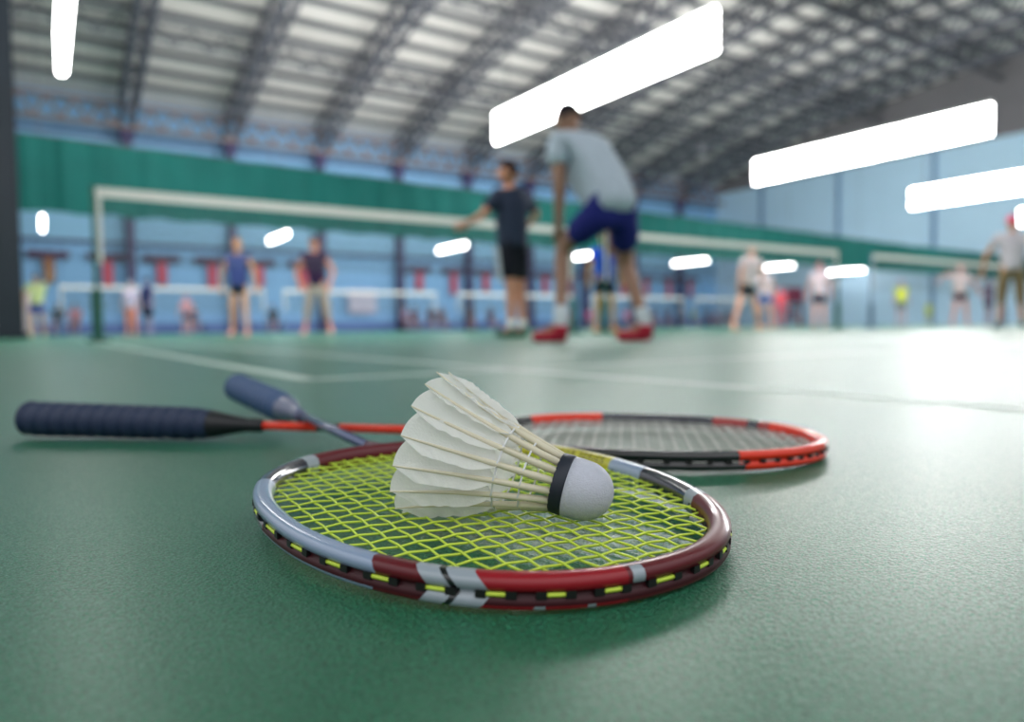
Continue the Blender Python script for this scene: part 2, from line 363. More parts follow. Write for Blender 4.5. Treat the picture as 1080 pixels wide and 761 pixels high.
def person(label, loc, J, s=1.0, skin_c=(190, 140, 110), hair_c=(30, 24, 24), shirt=(200, 200, 200), shorts=(30, 30, 40), shoe=(200, 200, 200), face=Vector((0, -1, 0)), yaw=0, hem=.62, cap=None, sock=None, sleeve=.6, bulk=1.0, group=None, stripe=None, fingers=True):
    face = Vector(face).normalized()
    M = Matrix.Translation(loc) @ Matrix.Rotation(yaw, 4, 'Z') @ Matrix.Scale(s, 4)
    t = thing('person', label, 'person', M, group)
    J = {k: Vector(v) for k, v in J.items()}
    names = ['pelvis', 'spine', 'chest', 'neck', 'head0', 'shL', 'elL', 'wrL', 'haL', 'shR', 'elR', 'wrR', 'haR', 'hipL', 'knL', 'anL', 'toL', 'hipR', 'knR', 'anR', 'toR']
    rad = [.115, .11, .12, .052, .055, .06, .042, .027, .03, .06, .042, .027, .03, .085, .056, .037, .03, .085, .056, .037, .03]
    if 'head0' not in J: J['head0'] = lerp(J['neck'], J['head'], .5)
    V = [J[n] for n in names]; I = {n: i for i, n in enumerate(names)}
    E = [(I[a], I[c]) for a, c in (('pelvis', 'spine'), ('spine', 'chest'), ('chest', 'neck'), ('neck', 'head0'), ('chest', 'shL'), ('shL', 'elL'), ('elL', 'wrL'), ('wrL', 'haL'), ('chest', 'shR'), ('shR', 'elR'), ('elR', 'wrR'), ('wrR', 'haR'), ('pelvis', 'hipL'), ('hipL', 'knL'), ('knL', 'anL'), ('anL', 'toL'), ('pelvis', 'hipR'), ('hipR', 'knR'), ('knR', 'anR'), ('anR', 'toR'))]
    # calf bulges
    body = skin(V, E, rad, 0, 1)
    bm = bmesh.new(); bm.from_mesh(body); bpy.data.meshes.remove(body)
    # fingers
    if fingers:
        for sd in 'LR':
            w, h = J['wr' + sd], J['ha' + sd]; d = (h - w).normalized(); side = d.cross(Vector((0, 1, 0)));
            if side.length < .1: side = d.cross(Vector((1, 0, 0)))
            side.normalize(); nrm = side.cross(d)
            for q in range(4):
                base = h + side * (.024 - .016 * q); ln = (.062, .075, .07, .055)[q]
                tube(bm, [base - d * .01, base + d * ln * .5, base + d * ln * .8 + nrm * .012, base + d * ln + nrm * .026], [.009, .0085, .008, .006], 6)
            tube(bm, [w + d * .03 + side * .02, w + d * .05 + side * .05, w + d * .085 + side * .058], [.012, .010, .007], 6)
    # head
    hc = J['head']; up = (J['head'] - J['neck']).normalized(); f = (face - up * face.dot(up)).normalized(); sd_ = f.cross(up)
    def HP(x, y, z): return hc + sd_ * x + f * y + up * z
    nu, nv = 20, 14; rings = []
    for j in range(1, nv):
        th = PI * j / nv; ring = []
        for i in range(nu):
            ph = 2 * PI * i / nu; x = math.sin(th) * math.cos(ph); y = math.sin(th) * math.sin(ph); z = math.cos(th)
            rx = .075 * (1 - .22 * max(0, -z)); ry = .095 * (1 - .1 * max(0, -z)); ex = 0
            if abs(x) < .2 and y > .8 and -.35 < z < .1: ex = .018
            ring.append(bm.verts.new(HP(x * rx, y * ry + ex, z * .118)))
        rings.append(ring)
    tp = bm.verts.new(HP(0, 0, .118)); bt = bm.verts.new(HP(0, .01, -.118))
    for a, c in zip(rings, rings[1:]):
        for i in range(nu): bm.faces.new((a[i], c[i], c[(i + 1) % nu], a[(i + 1) % nu]))
    for i in range(nu): bm.faces.new((tp, rings[0][i], rings[0][(i + 1) % nu])); bm.faces.new((bt, rings[-1][(i + 1) % nu], rings[-1][i]))
    for x in (-1, 1):
        tube(bm, [HP(x * .076, -.005, -.03), HP(x * .084, -.008, 0), HP(x * .08, -.01, .028)], [.006, .012, .007], 6)
        tube(bm, [HP(x * .03, .086, .005), HP(x * .03, .093, .005)], [.011, .007], 8, mi=1)
    tube(bm, [HP(-.024, .086, -.06), HP(0, .094, -.062), HP(.024, .086, -.06)], [.003, .006, .003], 6, mi=2)
    k = skin_c
    if k not in skins: skins[k] = [mat('skin', skin_c, .55, vary=.08, scale=6), cloth((30, 24, 22)), cloth((150, 70, 66))]
    mesh_obj('body', bm, skins[k], t, smooth=True)
    # hair / cap
    bm = bmesh.new(); rings = []
    for j in range(0, 8):
        th = (PI * .56) * j / 7 + .02; ring = []
        for i in range(nu):
            ph = 2 * PI * i / nu; lim = 1 if math.sin(ph) < .25 else .66
            tt = th * lim; x = math.sin(tt) * math.cos(ph); y = math.sin(tt) * math.sin(ph); z = math.cos(tt)
            ring.append(bm.verts.new(HP(x * .084, y * .103 - .006, z * .127 + .003)))
        rings.append(ring)
    bm.faces.new(rings[0])
    for a, c in zip(rings, rings[1:]):
        for i in range(nu): bm.faces.new((a[i], a[(i + 1) % nu], c[(i + 1) % nu], c[i]))
    if cap:
        quad(bm, [HP(-.06, .085, .045), HP(.06, .085, .045), HP(.045, .17, .03), HP(-.045, .17, .03)])
    mesh_obj('cap' if cap else 'hair', bm, cloth(cap or hair_c), t, smooth=True)
    # shirt
    sV = [lerp(J['pelvis'], J['spine'], -.4), J['spine'], J['chest'], lerp(J['chest'], J['neck'], .75)]; sE = [(0, 1), (1, 2), (2, 3)]; sR = [.168 * bulk, .155 * bulk, .155 * bulk, .075]
    for sd in 'LR':
        n0 = len(sV); sV += [J['sh' + sd], lerp(J['sh' + sd], J['el' + sd], sleeve)]; sE += [(2, n0), (n0, n0 + 1)]; sR += [.083 * bulk, .07 * bulk]
    me = skin(sV, sE, sR, 1, 1); bm = bmesh.new(); bm.from_mesh(me); bpy.data.meshes.remove(me); mesh_obj('shirt', bm, cloth(shirt), t, smooth=True)
    # shorts
    sV = [lerp(J['pelvis'], J['spine'], .5), J['pelvis']]; sE = [(0, 1)]; sR = [.13, .15]
    for sd in 'LR':
        n0 = len(sV); a = J['hip' + sd]; kk = J['kn' + sd]; an = J['an' + sd]
        if hem <= 1: sV += [a, lerp(a, kk, hem)]; sE += [(1, n0), (n0, n0 + 1)]; sR += [.108, .096]
        else: sV += [a, kk, lerp(kk, an, hem - 1)]; sE += [(1, n0), (n0, n0 + 1), (n0 + 1, n0 + 2)]; sR += [.105, .078, .06]
    me = skin(sV, sE, sR, 1, 1); bm = bmesh.new(); bm.from_mesh(me); bpy.data.meshes.remove(me); mesh_obj('trousers' if hem > 1 else 'shorts', bm, cloth(shorts), t, smooth=True)
    for sd in 'LR':
        a, to = J['an' + sd], J['to' + sd]; d = Vector((to.x - a.x, to.y - a.y, 0)); 
        if d.length < .01: d = Vector((0, -1, 0))
        d.normalize(); z0 = min(a.z, to.z) - .03
        base = Vector((a.x, a.y, to.z)); 
        me = skin([base - d * .05, base + d * .03, base + d * .11, base + d * .19], [(0, 1), (1, 2), (2, 3)], [.042, .046, .042, .034], 0, 1)
        bm = bmesh.new(); bm.from_mesh(me); bpy.data.meshes.remove(me)
        for v in bm.verts: v.co.z = max(v.co.z, to.z - .034)
        tube(bm, [Vector((a.x, a.y, to.z + .01)), Vector((a.x, a.y, to.z + .07))], [.048, .046], 10)
        mesh_obj('shoe', bm, cloth(shoe), t, smooth=True)
        if sock:
            bm = bmesh.new(); tube(bm, [Vector((a.x, a.y, to.z + .02)), a, lerp(a, J['kn' + sd], .22)], [.046, .043, .047], 10); mesh_obj('sock', bm, cloth(sock), t, smooth=True)
    if stripe:
        for sd in 'L':
            bm = bmesh.new(); a = J['hip' + sd]; kk = lerp(a, J['kn' + sd], hem); o_ = Vector((-.098, -.03, 0)); beam(bm, a + o_, kk + o_, .045); mesh_obj('side_stripe', bm, cloth(stripe), t)
    return t
# default standing pose, 1.75 m, facing -Y
def stand(spread=.12, armo=.12, elb=0.0, lean=0.0, fwd=0.0, armup=None):
    sh = Vector((0, -fwd, 0))
    J = dict(pelvis=(0, 0, .95), spine=(0, -fwd * .4, 1.12), chest=(lean * .7, -fwd * .8, 1.34), neck=(lean, -fwd, 1.5), head=(lean, -fwd - .02, 1.635),
             hipL=(-.095, 0, .9), hipR=(.095, 0, .9), knL=(-.095 - spread * .5, -.03, .49), knR=(.095 + spread * .5, -.03, .49),
             anL=(-.095 - spread, 0, .09), anR=(.095 + spread, 0, .09), toL=(-.11 - spread, -.13, .034), toR=(.11 + spread, -.13, .034),
             shL=(-.18 + lean * .9, -fwd * .9, 1.42), shR=(.18 + lean * .9, -fwd * .9, 1.42))
    for sd, q in (('L', -1), ('R', 1)):
        s0 = Vector(J['sh' + sd]); e = s0 + Vector((q * armo, -elb * .5, -.27)); w = e + Vector((q * armo * .2, -elb, -.24)); h = w + (w - e).normalized() * .07
        J['el' + sd] = e; J['wr' + sd] = w; J['ha' + sd] = h
    return J
def setarm(J, sd, el, wr):
    J['el' + sd] = Vector(el); J['wr' + sd] = Vector(wr); J['ha' + sd] = Vector(wr) + (Vector(wr) - Vector(el)).normalized() * .07
    return J
def sit():
    J = stand(); 
    J.update(pelvis=(0, .1, .55), spine=(0, .08, .72), chest=(0, .04, .94), neck=(0, 0, 1.1), head=(0, -.02, 1.235), hipL=(-.1, .08, .53), hipR=(.1, .08, .53), knL=(-.13, -.34, .52), knR=(.13, -.34, .52),
             anL=(-.13, -.36, .09), anR=(.13, -.36, .09), toL=(-.13, -.49, .034), toR=(.13, -.49, .034), shL=(-.18, .03, 1.02), shR=(.18, .03, 1.02),
             elL=(-.23, -.05, .78), elR=(.23, -.05, .78), wrL=(-.14, -.24, .66), wrR=(.14, -.24, .66), haL=(-.12, -.3, .64), haR=(.12, -.3, .64)); return J

# 1. bending man
J = dict(pelvis=(.06, 0, .82), spine=(.02, .10, 1.02), chest=(-.08, .24, 1.20), neck=(-.15, .34, 1.34), head=(-.175, .40, 1.465),
         shL=(-.26, .12, 1.245), shR=(.03, .33, 1.26), elL=(-.255, .06, .95), wrL=(-.26, .10, .73), haL=(-.26, .14, .67),
         elR=(.10, .52, .95), wrR=(.12, .50, .70), haR=(.12, .46, .64),
         hipL=(-.03, -.04, .77), hipR=(.14, .05, .77), knL=(-.235, .16, .60), anL=(-.26, -.02, .11), toL=(-.40, .03, .036),
         knR=(.175, .22, .50), anR=(.265, .0, .11), toR=(.15, .06, .036))
for k_ in ('wrL', 'haL'): J[k_] = Vector(J[k_])
p = ground(636, 171); 
person('man bending forward in a grey t-shirt and navy shorts, seen from behind, red shoes', p, J, 1.0, (150, 112, 92), (38, 34, 40), (184, 196, 210), (34, 40, 112), (176, 44, 62), face=(-.6, .8, -.1), hem=.74, sock=(190, 200, 205), sleeve=.55, bulk=1.08)
# 2. dark-clad player with arms out
J = dict(pelvis=(-.01, 0, .93), spine=(-.02, 0, 1.1), chest=(-.03, 0, 1.31), neck=(-.03, 0, 1.47), head=(-.045, -.02, 1.605),
         shL=(-.15, -.06, 1.39), shR=(.11, .08, 1.39), elL=(-.29, -.16, 1.18), wrL=(-.43, -.28, 1.09), haL=(-.49, -.32, 1.06),
         elR=(.24, .16, 1.21), wrR=(.12, .34, 1.13), haR=(.07, .40, 1.11),
         hipL=(-.07, -.05, .88), hipR=(.06, .05, .88), knL=(-.03, -.08, .48), knR=(.06, .06, .48), anL=(-.03, -.08, .09), anR=(.09, .1, .09), toL=(-.14, -.14, .034), toR=(-.02, .04, .034))
person('player in a dark shirt and black shorts reaching one arm over the net', ground(543, 106.5), J, 1.0, (196, 136, 108), (40, 26, 30), (48, 56, 76), (24, 26, 36), (70, 110, 96), face=(-1, -.15, 0), hem=.85, sleeve=.8, bulk=1.1, stripe=(190, 196, 204), sock=(210, 220, 214))
# 3. boy in blue behind
person('child in a bright blue shirt and black shorts standing beyond the bending man', ground(638, 67), stand(.08, .1), .9, (190, 150, 90), (30, 26, 30), (34, 78, 200), (26, 28, 44), (226, 150, 90), yaw=.3, hem=.6)
# 4/5 left opponents
person('player facing the net in a navy vest and black shorts, fair hair', ground(254, 60.5), stand(.04, .11), .96, (222, 170, 136), (196, 140, 96), (66, 80, 140), (26, 34, 40), (214, 150, 150), hem=.45, sleeve=.1, bulk=1.1)
J = stand(.14, .1, fwd=.12); setarm(J, 'L', (-.33, -.1, 1.13), (-.26, -.16, .92)); setarm(J, 'R', (.33, -.1, 1.13), (.27, -.16, .92))
person('player with hands on hips in a maroon and navy shirt and beige trousers', ground(336, 59.5), J, .98, (222, 150, 120), (54, 26, 32), (58, 36, 72), (176, 160, 150), (206, 170, 170), hem=1.6, sleeve=.35)
# far left
J = stand(.05, .1); setarm(J, 'R', (.28, -.1, 1.5), (.34, -.1, 1.72))
person('child in a pale yellow shirt and blue shorts beside the dark pillar, arm raised', ground(41, 43), J, .88, (190, 150, 120), (52, 60, 90), (196, 208, 150), (46, 66, 150), (190, 200, 150), yaw=.6)
person('child in a pale pink shirt and orange trousers near the far court line', ground(140, 36), stand(.03, .08), .9, (210, 180, 190), (150, 160, 180), (208, 196, 222), (228, 150, 136), (224, 150, 130), hem=1.8)
person('player in a dark navy outfit beside the child in pale pink', ground(157, 35.5), stand(.02, .08), .98, (150, 140, 170), (50, 60, 90), (34, 46, 100), (26, 34, 66), (140, 140, 180), yaw=2.6, hem=.9)
person('small child in a coral top and dark shorts, alone on the far court', ground(198, 35), stand(.04, .14), .68, (220, 160, 150), (170, 130, 150), (206, 150, 160), (44, 52, 84), (200, 170, 190))
# right group
J = stand(.28, .12, fwd=.1, lean=.05)
person('player in a white shirt and black shorts with legs apart at the middle net', ground(787, 53), J, .97, (226, 168, 140), (190, 120, 110), (232, 216, 220), (30, 32, 46), (222, 180, 160), yaw=.5, hem=.5)
person('player in a white shirt and blue shorts just right of the wide-legged player', ground(807, 41), stand(.1, .1, lean=-.08), .95, (224, 170, 150), (200, 160, 160), (226, 214, 224), (84, 110, 180), (226, 170, 130), yaw=-.6)
person('small child in a bright coral red top on the far court', ground(823, 36), stand(.03, .1), .68, (230, 120, 130), (190, 100, 110), (236, 96, 112), (220, 110, 130), (150, 150, 190))
person('player in a pale pink shirt and dark shorts near the net end on the right', ground(864, 41), stand(.04, .09), .96, (224, 170, 160), (180, 120, 130), (232, 212, 222), (52, 48, 70), (224, 190, 180), yaw=2.9)
person('child in a yellow-green top between the two right-hand nets', ground(950, 31), stand(.03, .08), .88, (190, 160, 170), (180, 130, 150), (206, 214, 70), (70, 100, 110), (160, 160, 190))
person('toddler in a lime top against the far blue wall', ground(979, 28), stand(.03, .08), .5, (200, 190, 150), (170, 170, 110), (200, 214, 96), (150, 180, 120), (170, 180, 190))
J = stand(.12, .1); setarm(J, 'L', (-.42, -.05, 1.45), (-.62, -.1, 1.3)); setarm(J, 'R', (.36, -.05, 1.2), (.42, -.15, .98))
person('player in a white shirt and black shorts behind the right-hand net', ground(1012, 38.5), J, .98, (226, 160, 150), (216, 150, 150), (234, 212, 216), (40, 34, 56), (180, 176, 200), hem=.5)
person('player in dark brown clothes near the far wall at the right', ground(1042, 29.5), stand(.04, .08), .95, (150, 120, 140), (80, 60, 80), (96, 76, 104), (44, 44, 70), (150, 150, 180), yaw=.5)
J = stand(.06, .16, elb=.05)
person('man in a pink cap, grey shirt and tan shorts walking at the right edge', ground(1066, 71.5), J, .95, (186, 134, 100), (80, 40, 50), (198, 192, 200), (130, 112, 84), (70, 110, 110), yaw=2.8, cap=(232, 84, 120), hem=1.35, face=(0, -1, 0))
# seated row along the wall on benches
bench_m = mat('bench_wood', (70, 60, 84), .6)
def bench(u0, u1, D, label):
    t = thing('bench', label, 'bench', frame(UA, PA, Vector((0, 0, 1)), H(u0, D, 0)), 'spectator benches')
    w = u1 - u0; bm = bmesh.new(); box(bm, (0, -.2, .36), (w, .2, .42)); mesh_obj('seat', bm, bench_m, t)
    for x in (.15, w - .2):
        for y in (-.16, .12):
            bm = bmesh.new(); box(bm, (x, y, 0), (x + .05, y + .05, .36)); mesh_obj('leg', bm, steel_n, t)
def u_at(px, D):
    r = (px - 540) / FPX; return D * (.835 * r + .55) / (.835 - .55 * r)
yb = math.atan2(UA.y, UA.x)
seats = [(63, (30, 66, 70)), (81, (196, 140, 150)), (205, (70, 96, 130)), (289, (30, 70, 80)), (428, (150, 130, 160)), (438, (90, 70, 90)), (455, (70, 52, 58)), (466, (96, 70, 60)), (497, (80, 66, 60)), (518, (60, 60, 84)), (597, (236, 110, 170)), (622, (220, 90, 150)), (661, (236, 150, 190)), (690, (70, 60, 100)), (704, (56, 50, 84)), (719, (70, 90, 100)), (732, (150, 186, 90)), (747, (60, 56, 80)), (757, (150, 140, 160)), (768, (44, 50, 84)), (837, (60, 70, 120))]
NM = ['in dark green at the far left', 'in pink beside the dark green one', 'in blue-grey behind the small coral child', 'in dark green left of the maroon-shirted player', 'in lilac just right of the pale poster', 'in plum next to the lilac one', 'in dark brown', 'in lighter brown next to the dark brown one', 'in grey-brown', 'in slate left of the bending man', 'in hot pink between the legs of the bending man', 'in magenta beside the hot pink one', 'in light pink right of the bending man', 'in purple', 'in dark violet', 'in grey-green', 'in lime green', 'in charcoal purple next to the lime one', 'in pale grey-lilac', 'in navy left of the wide-legged player', 'in royal blue on the right']
for (px, c), nm in zip(seats, NM):
    Dq = 29.0 if px > 800 else 35.2
    u = u_at(px, Dq); pos = H(u, Dq, 0)
    person('spectator seated by the blue wall ' + nm, pos, sit(), 1.0, (186, 146, 140), (50, 36, 44), c, (50, 52, 84), (110, 100, 130), yaw=yb + random.uniform(-.3, .3), fingers=False)
for a, c, l in ((60, 84, 'low dark bench under the two leftmost spectators'), (190, 220, 'low dark bench behind the small coral child'), (280, 300, 'low dark bench left of the maroon-shirted player'), (420, 530, 'long low dark bench left of the bending man'), (596, 630, 'low dark bench seen between the legs of the bending man'), (652, 778, 'long low dark bench right of the bending man'), (828, 848, 'low dark bench at the right')):
    Dq = 29.0 if a > 800 else 35.2; bench(u_at(a, Dq), u_at(c, Dq), Dq + .08, l)
# maroon notice board and pale cloth column
bm = bmesh.new(); uu = u_at(843, 29.6)-.5; box(bm, (uu - .9, 29.6, 1.6), (uu + .9, 29.7, 2.6), M=HF); box(bm, (uu - .8, 29.6, 0), (uu - .74, 29.7, 1.6), M=HF); box(bm, (uu + .74, 29.6, 0), (uu + .8, 29.7, 1.6), M=HF)
tag(mesh_obj('notice_board', bm, mat('board_maroon', (140, 50, 76), .6)), 'maroon notice board on two legs near the far right wall', 'notice board')
q_ = ground(29, 42); bm = bmesh.new(); prof = [(0, .17), (.1, .19), (.9, .14), (1.15, .10), (1.2, .02)]
for k in range(len(prof) - 1): pass
tube(bm, [q_ + Vector((0, 0, z)) for z, r in prof], [r for z, r in prof], 14)
tag(mesh_obj('cloth_bundle', bm, cloth((206, 188, 196)), smooth=True), 'pale pinkish rolled cloth standing at the foot of the dark pillar', 'cloth')

# ================================================================= RACKETS
A = .127; BW = .1018; NN = 2.19; EG = -.052
def head_pt(ph, off=0):
    def raw(p):
        co, si = math.cos(p), math.sin(p)
        return Vector((A * math.copysign(abs(co) ** (2 / NN), co), BW * math.copysign(abs(si) ** (2 / NN), si) * (1 - EG * co), 0))
    p = raw(ph)
    if off:
        t = (raw(ph + .02) - raw(ph - .02)).normalized(); p = p + Vector((-t.y, t.x, 0)) * off     # inwards
    return p
# resample to equal arc-length, keep angle for colour lookup
NS = 1080
PH = [2 * PI * i / NS for i in range(NS)]
PROF = [(0, .0037), (.0008, .0052), (.0032, .0062), (.0062, .0061), (.0086, .0045), (.0096, .0015), (.0096, -.0015), (.0086, -.0045), (.0062, -.0061), (.0032, -.0062), (.0008, -.0052), (0, -.0037), (.0002, -.0013), (.0016, -.0009), (.0016, .0009), (.0002, .0013)]
GROOVE = {11, 12, 13, 14}
def build_head(cols, mats, parent, name='head_frame', chevron=False):
    """cols(deg, zone) -> material index; zone: profile segment index"""
    bm = bmesh.new(); rings = []
    SHF = {0: 1.9, 1: 1.0, 10: 1.0, 11: 1.9, 12: 2.9, 13: 3.1, 14: 3.1, 15: 2.9}
    for ph in PH:
        dg_ = math.degrees(ph); win = max(0, min(1, (dg_ - 116) / 8, (156 - dg_) / 8)) if chevron else 0; ring = []
        for k, (r, z) in enumerate(PROF):
            q = ph + math.radians(SHF.get(k, 0) * win)
            p0 = head_pt(q); t = (head_pt(q + .02) - head_pt(q - .02)).normalized(); inn = Vector((-t.y, t.x, 0)); ring.append(bm.verts.new(p0 + inn * r + Vector((0, 0, z))))
        rings.append(ring)
    n = len(PROF)
    for i in range(NS):
        a, b_ = rings[i], rings[(i + 1) % NS]; deg = (i + .5) * 360 / NS
        for k in range(n):
            f = bm.faces.new((a[k], b_[k], b_[(k + 1) % n], a[(k + 1) % n])); f.material_index = cols(deg, k)
    bmesh.ops.recalc_face_normals(bm, faces=bm.faces[:])
    return mesh_obj(name, bm, mats, parent, smooth=True)
def inner_span(val, axis, off=.0088):
    pts = [head_pt(ph, off) for ph in PH[::2]]; hits = []
    for i in range(len(pts)):
        p, q = pts[i], pts[(i + 1) % len(pts)]; a, c = (p.y, q.y) if axis == 0 else (p.x, q.x)
        if (a - val) * (c - val) < 0:
            t = (val - a) / (c - a); hits.append(lerp(p, q, t)[axis])
    return (min(hits), max(hits)) if len(hits) >= 2 else None
def build_strings(parent, m, r=.00054, sm=.0086, sc=.0098, nm=22, outer=True, amp=.00042):
    bm = bmesh.new(); mains = [(-(nm - 1) / 2 + i) * sm for i in range(nm)]; crosses = []
    x = -.1155
    while x < .114: crosses.append(x); x += sc
    ends = []
    for i, y in enumerate(mains):
        sp_ = inner_span(y, 0)
        if not sp_: continue
        pts = [(sp_[0], y, 0)]
        for j, x in enumerate(crosses):
            if sp_[0] + .003 < x < sp_[1] - .003: pts.append((x, y, amp if (i + j) % 2 else -amp))
        pts.append((sp_[1], y, 0)); tube(bm, pts, r, 6, cap=False); ends += [Vector((sp_[0], y, 0)), Vector((sp_[1], y, 0))]
    for j, x in enumerate(crosses):
        sp_ = inner_span(x, 1)
        if not sp_: continue
        pts = [(x, sp_[0], 0)]
        for i, y in enumerate(mains):
            if sp_[0] + .003 < y < sp_[1] - .003: pts.append((x, y, -amp if (i + j) % 2 else amp))
        pts.append((x, sp_[1], 0)); tube(bm, pts, r if r > .0005 else .00062, 6, cap=False); ends += [Vector((x, sp_[0], 0)), Vector((x, sp_[1], 0))]
    # outside runs in the groove + grommets
    gm = bmesh.new(); NG = 64
    for k in range(NG):
        ph = 2 * PI * (k + .5) / NG
        if math.cos(ph) > .985: continue
        p0 = head_pt(ph); t = (head_pt(ph + .02) - head_pt(ph - .02)).normalized(); inn = Vector((-t.y, t.x, 0))
        pin = p0 + inn * .0099; po = p0 - inn * .0004
        tube(gm, [pin, p0 + inn * .0085], .0010, 8)
        Mx = frame(t, inn, Vector((0, 0, 1)), p0); box(gm, (-.0018, -.0002, -.0013), (.0018, .003, .0013), M=Mx)
        if k % 2:
            ph2 = 2 * PI * (k + 1.5) / NG
            pts = [head_pt(ph + (ph2 - ph) * f, .0006) for f in (0.1, .35, .65, .9)]
            tube(bm, pts, r * (1.5 if r > .0005 else .8), 6)
    mesh_obj('string_bed', bm, m, parent, smooth=True)
    return gm
def grip_prof(t0, t1, r0, r1, pitch=.0135, amp=.0009):
    prof = []; N = 150
    for i in range(N + 1):
        x = t0 + (t1 - t0) * i / N; f = i / N
        r = (r0 + (r1 - r0) * f ** .8) * (1 - .12 * max(0, 1 - f * 9))
        prof.append((x, r))
    def mod(x, a):
        v = ((x / pitch + a) % 1); return 1.02 - .13 * max(0, 1 - min(v, 1 - v) * 4)
    return prof, mod
navy_grip = mat('navy_grip', (28, 44, 76), .55, vary=.18, scale=300, bump=.5, bscale=900)
navy_grip2 = mat('blue_grip', (50, 80, 124), .5, vary=.18, scale=300, bump=.5, bscale=900)
blackp = mat('black_plastic', (16, 17, 24), .4); grom_m = mat('grommet_black', (14, 14, 14), .4)
def racket(name, label, origin, yaw, tilt, cols, hm, string_m, shaft_segs, cone_m, gm_, g0, g1, tjm, r=.00054):
    d = Vector((math.cos(yaw) * math.cos(tilt), math.sin(yaw) * math.cos(tilt), math.sin(tilt))); l = Vector((-math.sin(yaw), math.cos(yaw), 0)); nn = d.cross(l)
    M = frame(d, l, nn, origin); t = thing(name, label, 'racket', M)
    build_head(cols, hm, t, chevron=(cols is cols1))
    gb = build_strings(t, string_m, r); mesh_obj('grommet_strip', gb, grom_m, t)
    # throat joint blended into the frame
    bm = bmesh.new(); tube(bm, [(A - .006, 0, 0), (A + .004, 0, 0), (A + .012, 0, 0), (A + .022, 0, 0)], [.0048, .0052, .0044, .0037], 14)
    for s in (-1, 1): tube(bm, [(A + .008, 0, 0), (A + .002, s * .008, 0), (A - .006, s * .02, 0)], [.004, .0042, .0035], 10)
    mesh_obj('throat_joint', bm, tjm, t, smooth=True)
    bm = bmesh.new()
    for a, c, mi in shaft_segs: tube(bm, [(a, 0, 0), ((a + c) / 2, 0, 0), (c, 0, 0)], .0036, 16, mi=mi)
    mesh_obj('shaft', bm, hm, t, smooth=True)
    bm = bmesh.new(); lathe_x(bm, [(g0 - .048, .0040), (g0 - .046, .0056), (g0 - .040, .0058), (g0 - .034, .0056), (g0 - .02, .0080), (g0 - .002, .0118), (g0 + .004, .0116)], 28)
    mesh_obj('cone_cap', bm, cone_m, t, smooth=True)
    prof, mod = grip_prof(g0, g1 - .006, .0136, .0152)
    bm = bmesh.new(); prof = [(g0 - .001, .0105)] + prof + [(g1 - .004, .0158), (g1 - .001, .0145), (g1, .010)]
    lathe_x(bm, prof, 40, mod=mod); mesh_obj('grip', bm, gm_, t, smooth=True)
    bm = bmesh.new(); lathe_x(bm, [(g1 - .001, .0104), (g1 + .0012, .0100), (g1 + .0016, .008)], 24); mesh_obj('butt_cap', bm, blackp, t, smooth=True)
    return t, M
mar_p = mat('maroon_lacquer', (96, 8, 24), .4, coat=.4, spec=.3); red_p = mat('red_lacquer', (150, 12, 30), .4, coat=.4, spec=.3)
ltb_p = mat('pale_blue_lacquer', (140, 158, 186), .3, coat=.7); gry_p = mat('grey_lacquer', (156, 166, 176), .3, coat=.6)
nvy_p = mat('navy_lacquer', (16, 22, 44), .22, coat=1); yel_p = mat('yellow_lacquer', (186, 180, 20), .35, coat=.5); blk_p = mat('black_lacquer', (14, 14, 20), .25, coat=.8)
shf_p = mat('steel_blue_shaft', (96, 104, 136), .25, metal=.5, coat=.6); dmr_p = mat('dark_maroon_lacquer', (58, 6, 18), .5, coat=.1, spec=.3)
HM1 = [mar_p, red_p, ltb_p, gry_p, nvy_p, yel_p, blk_p, shf_p, dmr_p]
def cols1(deg, k):
    # chevron shift: mid-height is shifted
    z = (PROF[k][1] + PROF[(k + 1) % len(PROF)][1]) / 2; sh = 0
    sh -= 0
    g = k in GROOVE; low = z < 0; d = deg - sh if 118 < deg < 150 else deg
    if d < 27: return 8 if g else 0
    if d < 33: return 3
    if d < 60: return 4
    if d < 121:
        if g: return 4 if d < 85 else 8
        return 2
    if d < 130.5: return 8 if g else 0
    if d < 135: return 3
    if d < 136.3: return 6
    if d < 142: return 3
    if d < 238:
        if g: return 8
        if 152.5 < d < 155.5 and low and k in (9, 10): return 3
        if 163.5 < d < 165.5 and low and k in (9, 10): return 3
        if 173 < d < 175.6 and not low and k in (0, 15, 1): return 3
        return 1 if d < 172 else 0
    if d < 243: return 3
    if d < 264: return 4
    if d < 274.5: return 2
    if d < 312: return 5
    if d < 330: return 4
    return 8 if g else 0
ystr = mat('lime_string', (222, 244, 84), .35, trans=.15)
tilt1 = .0345; yaw1 = 2.1425
C1 = Vector((-.01634, .34919, .0066 + A * math.sin(tilt1)))
r1, M1 = racket('badminton_racket', 'maroon and pale blue racket with lime green strings, lying nearest under the shuttlecock', C1, yaw1, tilt1, cols1, HM1, ystr, [(A + .01, .32, 7)], mat('grey_cone', (84, 92, 124), .35, coat=.4), navy_grip2, .350, .548, mar_p)
